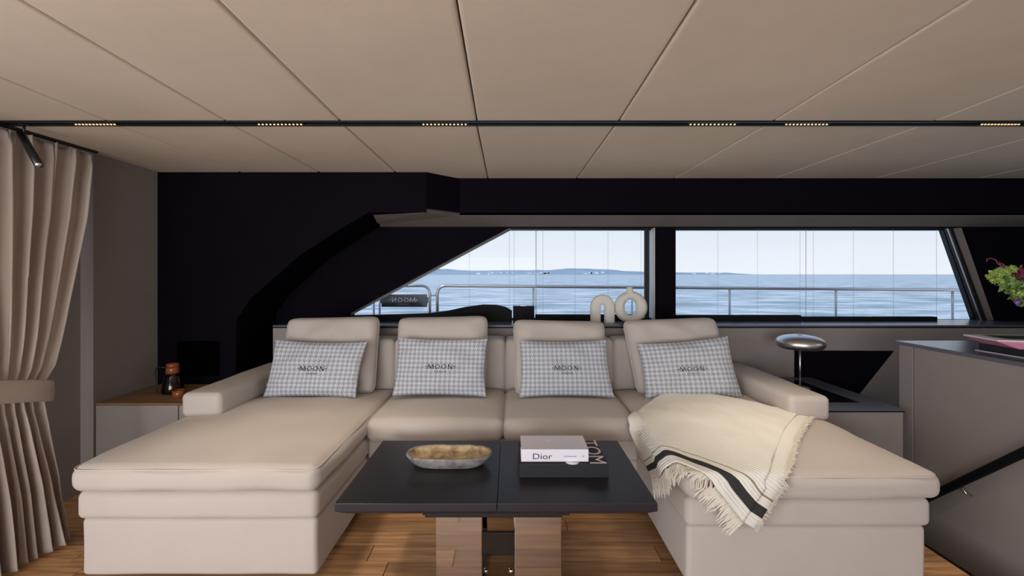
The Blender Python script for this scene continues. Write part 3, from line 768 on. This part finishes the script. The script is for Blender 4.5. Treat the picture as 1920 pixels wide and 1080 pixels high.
# ------------------------------------------------------------------ throw
ZT = .466
def onsofa(s, t, lift=0):
    """unfolded cloth coords -> 3D draped over the chaise corner"""
    ex, ey = XRi-.012, DRc-.005
    hx, hy = max(0, ex-s), max(0, ey-t)
    R = .04
    def roll(h):
        if h < R*PI/2:
            a = h/R; return R*math.sin(a), R*(1-math.cos(a))
        return R, R+(h-R*PI/2)
    ux = (s-ex)/(XR1-ex); uy = (t-ey)/(3.06-ey)
    cz = 0
    if 0 < ux < 1 and 0 < uy < 1: cz = .040*((4*ux*(1-ux))*(4*uy*(1-uy)))**.75
    ox, dx = roll(hx); oy, dy = roll(hy)
    k = min(1, max(0, (DM-.01-t)/.14)); k = k*k*(3-2*k)   # behind the front of the middle seat the cloth lies flat
    X = s if hx == 0 else (ex-ox*.6)*k + s*(1-k)
    dx *= k
    Y = t if hy == 0 else ey-oy*.6
    z = .449+cz - max(dx, dy) - .25*min(dx, dy) + .006 + (1-k)*(.012 if hx > 0 else 0)
    if dx > .03: X -= (lift+.008)*k
    if dy > .03: Y -= lift+.008
    if max(dx, dy) <= .03: z += lift
    return Vector((X, Y, z))
def pl(pts, f):
    seg = [(Vector(a), Vector(b)) for a, b in zip(pts[:-1], pts[1:])]; L_ = [(b-a).length for a, b in seg]; T = sum(L_)*f
    for (a, b), l in zip(seg, L_):
        if T <= l or (a, b) == seg[-1]: return a+(b-a)*min(1, T/l)
        T -= l
bot = [(.53, 2.06), (.60, 1.93), (.70, 1.83), (.80, 1.70), (.925, 1.545)]
top_ = [(1.117, 2.84), (1.30, 2.70), (1.62, 2.40)]
lef = [(.53, 2.06), (.575, 2.27), (.72, 2.47), (.90, 2.68), (1.117, 2.84)]
rig = [(.925, 1.545), (1.02, 1.69), (1.10, 1.80), (1.36, 2.12), (1.62, 2.40)]
def coons(u, v):
    B, T_, L_, R_ = pl(bot, u), pl(top_, u), pl(lef, v), pl(rig, v)
    b = Vector(bot[0])*(1-u)*(1-v)+Vector(bot[-1])*u*(1-v)+Vector(top_[0])*(1-u)*v+Vector(top_[-1])*u*v
    return B*(1-v)+T_*v+L_*(1-u)+R_*u-b
def cloth3(u, v, lift=0):
    p = coons(u, v)
    w = .010*noise.noise(Vector((p.x*5, p.y*4, 1)))+.006*noise.noise(Vector((p.x*14, p.y*6, 4)))
    rid = .035*math.exp(-((u-.03)/.10)**2)*max(0, (v-.7)/.3)
    return onsofa(p.x, p.y, .010+max(-.004, w)+lift+rid)
n1, n2 = 70, 90; V = []; F = []; UV = []
for j_ in range(n2+1):
    for i in range(n1+1):
        V.append(cloth3(i/n1, j_/n2)); UV.append((i/n1, j_/n2))
for j_ in range(n2):
    for i in range(n1):
        a = j_*(n1+1)+i; F.append((a, a+1, a+n1+2, a+n1+1))
th = thing('throw_blanket', 'cream ribbed throw with black stripe and fringe draped over the right chaise', 'throw', onsofa(1.1, 2.2))
me = bpy.data.meshes.new('cloth'); me.from_pydata([tuple(v) for v in V], [], F); ul = me.uv_layers.new(name='UVMap')
for lp in me.loops: ul.data[lp.index].uv = UV[lp.vertex_index]
cl_ = link('cloth', me, M['throw'], th, True); md = cl_.modifiers.new('s', 'SOLIDIFY'); md.thickness = .005; md.offset = 1
# under layer along right edge (folded double)
V = []; F = []; UV = []; n = 60
for k in range(n+1):
    v = k/n; p = pl(rig, v); q = pl(rig, min(1, v+.01))-pl(rig, max(0, v-.01)); nn = Vector((q.y, -q.x)).normalized()
    for j_ in range(5):
        o_ = -.05+.0205*j_*1.35; pt = p+nn*(o_+.004*math.sin(v*30)); V.append(onsofa(pt.x, pt.y, .005)); UV.append((1, v))
for k in range(n):
    for j_ in range(4): a = k*5+j_; F.append((a, a+1, a+6, a+5))
me = bpy.data.meshes.new('under_fold'); me.from_pydata([tuple(v) for v in V], [], F); ul = me.uv_layers.new(name='UVMap')
for lp in me.loops: ul.data[lp.index].uv = UV[lp.vertex_index]
uf = link('under_fold', me, M['throw'], th, True); md = uf.modifiers.new('s', 'SOLIDIFY'); md.thickness = .004; md.offset = 1
# fringe
V = []; F = []
def strand(p0, d, L_, seg=5, r=.0026):
    global V, F
    pts = []
    sw = Vector((random.uniform(-.25, .25), random.uniform(-.25, .25)))
    for k in range(seg+1):
        f = k/seg; q = p0+d*L_*f+sw*L_*f*f*.6; pts.append(onsofa(q.x, q.y, .008+random.uniform(0, .004)))
    v, f_ = tubeVF(pts, r, 4, rs=[r*1.1]*seg+[r*.5]); b = len(V); V += v; F += [tuple(a+b for a in q) for q in f_]
for k in range(150):
    u = k/149; p = pl(bot, u); e_ = pl(bot, min(1, u+.02))-pl(bot, max(0, u-.02)); nn = Vector((e_.y, -e_.x)).normalized()
    if nn.y > 0: nn = -nn
    strand(p, nn, random.uniform(.05, .085))
fr = mesh('fringe', V, F, M['fringe'], th, True); fr['kind'] = 'stuff'
V = []; F = []
for k in range(190):
    v = k/189; p = pl(rig, v); e_ = pl(rig, min(1, v+.02))-pl(rig, max(0, v-.02)); nn = Vector((e_.y, -e_.x)).normalized()
    strand(p+nn*.054, nn, random.uniform(.012, .028), 3, .0022)
fr = mesh('side_fringe', V, F, M['fringe'], th, True); fr['kind'] = 'stuff'

# ================================================================== TABLE
TZ = .40
tt = thing('coffee_table', 'matte black folding coffee table on polished steel legs', 'table', (-.056, 1.92, FZ))
Yf, Yb = 1.617, 2.23; Tx0, Tx1 = -.669, .556; Tm = (932-958)*1.617/800-.0
def leaf(x0, x1, s0, s1):
    # table leaf with bevelled underside on the outer edges
    b0 = .045 if s0 else .0; b1 = .045 if s1 else .0
    V = [(x0, Yf, TZ), (x1, Yf, TZ), (x1, Yb, TZ), (x0, Yb, TZ),
         (x0, Yf, TZ-.030), (x1, Yf, TZ-.030), (x1, Yb, TZ-.030), (x0, Yb, TZ-.030),
         (x0+b0, Yf+.012, TZ-.044), (x1-b1, Yf+.012, TZ-.044), (x1-b1, Yb-.012, TZ-.044), (x0+b0, Yb-.012, TZ-.044)]
    F = [(0, 1, 2, 3), (8, 11, 10, 9)]
    for k in (0, 4):
        for i in range(4): j2 = (i+1) % 4; F.append((k+i, k+j2, k+4+j2, k+4+i))
    return bev(mesh('table_leaf', V, F, M['table'], tt), .0015)
leaf(Tx0, Tm-.001, True, False); leaf(Tm+.001, Tx1, False, True)
box('under_frame', -.335, .20, 1.66, 2.18, TZ-.078, TZ-.045, M['blackmetal'], tt, .003)
box('slide_rail', -.34, -.31, 1.64, 2.2, TZ-.058, TZ-.046, M['blackmetal'], tt, .002)
box('slide_rail', .195, .225, 1.64, 2.2, TZ-.058, TZ-.046, M['blackmetal'], tt, .002)
for x0, x1 in ((817, 904), (965, 1053)):
    a, b = P(x0, 0, 1.70).x, P(x1, 0, 1.70).x
    box('leg', a, b, 1.70, 1.735, FZ+.012, TZ-.078, M['steel'], tt, .003)
    box('leg', a, b, 2.08, 2.115, FZ+.012, TZ-.078, M['steel'], tt, .003)
    box('foot_plate', a, b, 1.70, 2.115, FZ, FZ+.012, M['steel'], tt, .003)
for px in (911, 958):
    p = P(px, 1070, 1.74); tube('hinge_bolt', [p+Vector((-.008, 0, 0)), p+Vector((.008, 0, 0))], .009, M['steel'], tt, 12)
M['darkbrown'] = mat('dark_brown', (.045, .025, .018), .5)
box('dark_panel', -.31, .205, 2.06, 2.078, FZ, .02, M['darkbrown'], tt, .003)  # dark brown panel low between the rear legs

# bowl
def stadium(a, b, n=48):
    pts = []
    for k in range(n):
        t = 2*PI*k/n; c_, s_ = math.cos(t), math.sin(t)
        pts.append((a*math.copysign(abs(c_)**.62, c_), b*math.copysign(abs(s_)**.82, s_)))
    return pts
bc = Vector((-.282, 1.957, TZ))
bw = thing('stone_bowl', 'oblong weathered stone bowl with golden inside on the left table leaf', 'bowl', bc)
def loft(name, rings, m, capb, capt):
    V = []; F = []; n = 48
    for k, (a, b, z) in enumerate(rings):
        for i, (x, y) in enumerate(stadium(a, b)):
            d_ = .0015*noise.noise(Vector((x*40, y*40, z*60)))
            V.append((bc.x+x+d_, bc.y+y+d_, bc.z+z+d_*.7))
    for k in range(len(rings)-1):
        for i in range(n): F.append((k*n+i, k*n+(i+1) % n, (k+1)*n+(i+1) % n, (k+1)*n+i))
    if capb: F.append(tuple(range(n)))
    if capt: F.append(tuple(range((len(rings)-1)*n, len(rings)*n)))
    return mesh(name, V, F, m, bw, True)
loft('shell', [(.135, .052, 0), (.150, .062, .004), (.172, .075, .022), (.190, .084, .042), (.196, .087, .052), (.194, .0855, .056), (.186, .079, .056), (.183, .076, .053)], M['stone'], True, False)
loft('inside', [(.183, .076, .053), (.172, .068, .040), (.155, .057, .026), (.13, .043, .017), (.09, .025, .014), (.04, .01, .013)], M['stonein'], False, True)

# books
def book(name, x0, x1, y0, y1, z0, z1, cov, lab, cover_t=.003, pages='back', group=None):
    t = thing(name, lab, 'book', ((x0+x1)/2, (y0+y1)/2, z0), group)
    V = []; F = []
    for a in ((x0, x1, y0, y1, z0, z0+cover_t), (x0, x1, y0, y1, z1-cover_t, z1), (x0, x1, y0, y0+cover_t, z0, z1)):
        v, f = boxVF(*a); k = len(V); V += v; F += [tuple(i+k for i in q) for q in f]
    bev(mesh('cover', V, F, cov, t), .001)
    box('pages', x0+.004, x1-.004, y0+cover_t, y1-.005, z0+cover_t, z1-cover_t, M['paper'], t)
    return t
def flattext(body, size, c, ax, ay, m, par, sx=1, nrm=(0, 0, .0006), space=1):
    V, F = textVF(body, size, sx, space); c = Vector(c); ax = Vector(ax); ay = Vector(ay)
    return mesh('lettering', [c+ax*x+ay*y+Vector(nrm) for x, y in V], F, m, par)
kb = thing('boxed_book', 'thick black cased book with pale lettering, bottom of the stack on the table', 'book', (.225, 1.945, TZ))
box('case', .036, .417, 1.822, 2.07, TZ, TZ+.057, M['blackcover'], kb, .0015)
flattext('TOM', .105, (.372, 1.955, TZ+.057), (0, -1, 0), (1, 0, 0), M['pinkprint'], kb, 1.15)
lathe('thumb_tab', [(0, 0), (.03, 0), (.03, .0015), (0, .0015)], (.265, 1.85, TZ+.057), M['whitepage'], kb, 24)
wb = book('coffee_table_book', .044, .335, 1.842, 1.993, TZ+.0590, TZ+.116, M['whitecover'], 'pale lilac hardback lying on top of the black cased book')
flattext('Dior', .036, (.135, 1.842, TZ+.082), (1, 0, 0), (0, 0, 1), M['darkprint'], wb, 1.25, (0, -.0008, 0))
flattext('THE PARFUMS', .0075, (.255, 1.842, TZ+.083), (1, 0, 0), (0, 0, 1), M['ink'], wb, 1.2, (0, -.0008, 0))
flattext('M', .009, (.312, 1.842, TZ+.083), (1, 0, 0), (0, 0, 1), M['ink'], wb, 1.2, (0, -.0008, 0))
for k, w in enumerate((.030, .022, .034)):
    V, F = boxVF(.168-w/2, .168+w/2, 1.925+k*.013, 1.930+k*.013, TZ+.116, TZ+.1164); mesh('cover_print', V, F, M['whitepage'], wb)

# ================================================================== VASES
av = thing('arch_vase', 'cream ceramic arch shaped vase on the sill, left of the ring vase', 'vase', P(1129, 607, 3.5))
av.location.z = zl
n = 24; base = zl
def arch(name, x0, x1, xi0, xi1, ytop, yin, D, depth):
    ax0, ax1 = P(x0, 0, D).x, P(x1, 0, D).x; bx0, bx1 = P(xi0, 0, D).x, P(xi1, 0, D).x
    zt_, zi = P(0, ytop, D).z, P(0, yin, D).z
    ro = (ax1-ax0)/2; ri = (bx1-bx0)/2; cxx = (ax0+ax1)/2
    # swept rounded section along an arch path
    rc = (ro+ri)/2; hw = (ro-ri)/2; zc_ = zt_-ro
    path = [(cxx-rc, base, 0)]+[(cxx-rc, base+(zc_-base)*k/4, 0) for k in (1, 2, 3, 4)]
    path = [(cxx-rc, base+(zc_-base)*k/4, PI) for k in range(5)]
    path += [(cxx+rc*math.cos(t), zc_+rc*math.sin(t), t) for t in [PI-PI*k/16 for k in range(1, 16)]]
    path += [(cxx+rc, zc_-(zc_-base)*k/4, 0) for k in range(5)]
    V = []; F = []; m_ = 16
    for x, z, t in path:
        for k in range(m_):
            a_ = 2*PI*k/m_; c_ = math.copysign(abs(math.cos(a_))**.6, math.cos(a_)); s_ = math.copysign(abs(math.sin(a_))**.6, math.sin(a_))
            V.append((x+math.cos(t)*hw*c_, D+depth/2*s_, z+math.sin(t)*hw*c_))
    for i in range(len(path)-1):
        for k in range(m_): F.append((i*m_+k, i*m_+(k+1) % m_, (i+1)*m_+(k+1) % m_, (i+1)*m_+k))
    F.append(tuple(range(m_))); F.append(tuple(range(len(V)-m_, len(V))))
    return mesh(name, V, F, M['ceramic'], av, True)
arch('body', 1107, 1152, 1126.5, 1133.5, 552, 570, 3.48, .06)
# ring vase
D = 3.50; c = P(1182.5, 577, D); rx, rz_ = 31*D/800, 29*D/800
rv = thing('ring_vase', 'cream ceramic ring vase with a hole and short neck on the sill', 'vase', (c.x, D, zl))
V = []; F = []; NU, NV = 48, 16
zc_ = zl+rz_+.001
for i in range(NU):
    t = 2*PI*i/NU
    # outer ellipse, inner ellipse (hole narrower)
    ox, oz = rx*math.cos(t), rz_*math.sin(t)*(1.04 if math.sin(t) > 0 else 1)
    ix, iz = 11.0*D/800*math.cos(t)-.004, 14.5*D/800*math.sin(t)
    cx_, cz_ = (ox+ix)/2, (oz+iz)/2; h = math.hypot(ox-ix, oz-iz)/2; dx_, dz_ = (ox-ix)/2/h, (oz-iz)/2/h
    for k in range(NV):
        a_ = 2*PI*k/NV
        V.append((c.x+cx_+dx_*h*math.cos(a_), D+.045*math.sin(a_), zc_+cz_+dz_*h*math.cos(a_)))
for i in range(NU):
    for k in range(NV): F.append((i*NV+k, i*NV+(k+1) % NV, ((i+1) % NU)*NV+(k+1) % NV, ((i+1) % NU)*NV+k))
mesh('ring_body', V, F, M['ceramic'], rv, True)
lathe('neck', [(.040, 0), (.028, .018), (.024, .03), (.024, .052), (.020, .052), (.019, .02), (.0, .015)], (c.x-.008, D, zc_+rz_-.012), M['ceramic'], rv, 20)

# ================================================================== SIDE CABINET + LAMP (right)
sc_ = thing('side_cabinet', 'grey side cabinet with slate top and inset black glass right of the sofa', 'cabinet', (2.06, 2.9, FZ))
Y0, Y1, X0, X1 = 2.535, 3.33, 1.785, 2.34
box('body', X0, X1-.004, Y0+.006, Y1, FZ, zc-.014, M['wallgrey'], sc_, .002)
box('edge_band', X0, X1, Y0, Y1, zc-.016, zc-.008, M['black'], sc_)
ix0, ix1, iy0, iy1 = X0+.03, X1-.14, Y0+.14, Y1-.06
V = []
for z in (zc-.008, zc):
    V += [(X0, Y0, z), (X1, Y0, z), (X1, Y1, z), (X0, Y1, z), (ix0, iy0, z), (ix1, iy0, z), (ix1, iy1, z), (ix0, iy1, z)]
F = []
for i in range(4):
    k = (i+1) % 4
    F += [(i, k, 4+k, 4+i), (8+i, 8+k, 12+k, 12+i), (i, k, 8+k, 8+i), (4+i, 4+k, 12+k, 12+i)]
mesh('top_frame', V, F, M['sill'], sc_)
box('glass_inset', ix0, ix1, iy0, iy1, zc-.008, zc-.004, M['glossblack'], sc_)
lx = P(1500, 0, 3.02).x; lc = Vector((lx, 3.02, zc-.004))
la = thing('table_lamp', 'brushed nickel mushroom table lamp on the side cabinet beside the sofa', 'lamp', lc)
lathe('base', [(.0, 0), (.062, 0), (.064, .005), (.058, .010), (.012, .013), (.0, .014)], lc, M['brushed'], la, 32)
tube('pole', [lc+Vector((0, 0, .01)), lc+Vector((0, 0, .31))], .0065, M['brushed'], la, 12)
zs = P(0, 654, 3.02).z-lc.z; zt2 = P(0, 627, 3.02).z-lc.z
R_ = 40.5*3.02/800
lathe('shade', [(0, zs+.010), (R_*.5, zs+.006)]+[(R_*a, zs+b) for a, b in ((.62, 0), (.82, .004), (.95, .018), (1, .038), (.985, .055), (.93, .068), (.82, .080), (.62, .091), (.35, .099), (0, .102))], lc, M['brushed'], la, 48)
lathe('finial', [(0, 0), (.011, 0), (.011, .006), (.006, .010), (0, .011)], lc+Vector((0, 0, zt2)), M['steel'], la, 16)

# ================================================================== COUNTER: books, flowers
CT = .852
kb2 = thing('boxed_book', 'black cased book on the right counter under the pink book', 'book', (2.75, 2.25, CT))
box('case', 2.555, 2.93, 2.10, 2.33, CT+.004, CT+.042, M['blackcover'], kb2, .0015)
box('lower_cover', 2.545, 2.94, 2.09, 2.34, CT, CT+.004, M['whitepage'], kb2)
pk = thing('pink_book', 'pink and white open softcover book lying on the black case at right', 'book', (2.7, 2.22, CT+.042))
zz = CT+.042
V = [(2.46, 2.16, zz+.035), (2.50, 2.36, zz+.036), (2.98, 2.37, zz+.030), (2.98, 2.10, zz+.024), (2.53, 2.12, zz+.002), (2.56, 2.32, zz+.002), (2.98, 2.34, zz+.002), (2.98, 2.10, zz+.002)]
mesh('cover', V, [(0, 3, 7, 4), (0, 4, 5, 1), (1, 5, 6, 2), (3, 2, 6, 7), (4, 7, 6, 5), (0, 1, 2, 3)], M['pink'], pk)
V2 = [v for v in V[:4]]; V2 = [(x, y, z+.001) for x, y, z in V2] + [(x+.005, y, z+.007) for x, y, z in V2]
mesh('pages', V2, [(0, 1, 2, 3), (4, 7, 6, 5), (0, 4, 5, 1), (1, 5, 6, 2), (2, 6, 7, 3), (3, 7, 4, 0)], M['whitepage'], pk)
mesh('printed_picture', [(2.56, 2.20, zz+.0435), (2.95, 2.15, zz+.036), (2.95, 2.33, zz+.038), (2.57, 2.33, zz+.0438)], [(0, 1, 2, 3)], M['ink'], pk)

fv = thing('flower_vase', 'bunch of green and purple flowers leaning in from a dark vase at right', 'flowers', (3.05, 1.98, CT))
vc = (3.05, 1.98, CT)
lathe('vase', [(.05, 0), (.07, .01), (.08, .08), (.06, .17), (.04, .20), (.045, .215), (.038, .215), (.034, .2), (.0, .19)], vc, M['vase'], fv, 28)
FD = 2.15
def fp(px, py, D=FD): return P(px, py, D)
stemt = Vector((3.05, 1.98, CT+.2))
for ex in ((1895, 530), (1905, 545), (1880, 520), (1900, 515)):
    tube('stem', [stemt, stemt*.6+fp(1915, 560)*.4+Vector((0, 0, .02)), fp(1915, 560), fp(*ex)], .003, M['leaf'], fv, 6)
def petals(name, cs, m, rad, cnt, ps):
    V = []; F = []
    for _ in range(cnt):
        cpx = random.choice(cs); c_ = fp(*cpx)+Vector([random.gauss(0, rad) for _ in range(3)])
        nrm = Vector([random.gauss(0, 1) for _ in range(3)]).normalized(); a_ = nrm.orthogonal().normalized(); b2 = nrm.cross(a_)
        s = ps*random.uniform(.7, 1.3); k = len(V)
        V += [c_-a_*s, c_-a_*s*.2+b2*s*.6+nrm*s*.2, c_+a_*s+nrm*s*.3, c_-a_*s*.2-b2*s*.6+nrm*s*.2, c_+nrm*s*.1]
        F += [(k, k+1, k+4), (k+1, k+2, k+4), (k+2, k+3, k+4), (k+3, k, k+4)]
    return mesh(name, V, F, m, fv)
petals('green_bloom', [(1862, 518), (1872, 513), (1882, 508), (1895, 505), (1868, 523)], M['green'], .009, 330, .014)['kind'] = 'stuff'
petals('leaves', [(1885, 528), (1895, 537), (1903, 545), (1912, 555), (1918, 565), (1908, 535)], M['leaf'], .013, 260, .018)['kind'] = 'stuff'
petals('pale_bloom', [(1888, 525), (1905, 548), (1915, 550)], M['green'], .012, 120, .014)['kind'] = 'stuff'
petals('purple_bloom', [(1909, 563), (1908, 569), (1912, 560)], M['purple'], .004, 60, .011)['kind'] = 'stuff'
petals('plum_bloom', [(1905, 512), (1912, 518), (1910, 507)], M['plum'], .009, 110, .011)['kind'] = 'stuff'
tube('tendril', [fp(1888, 505), fp(1876, 498), fp(1870, 494), fp(1868, 488), fp(1858, 484), fp(1850, 486), fp(1850, 491)], .0025, M['plum'], fv, 6)
tube('tendril', [fp(1890, 505), fp(1880, 495), fp(1873, 491), fp(1877, 500), fp(1870, 502)], .003, M['plum'], fv, 6)
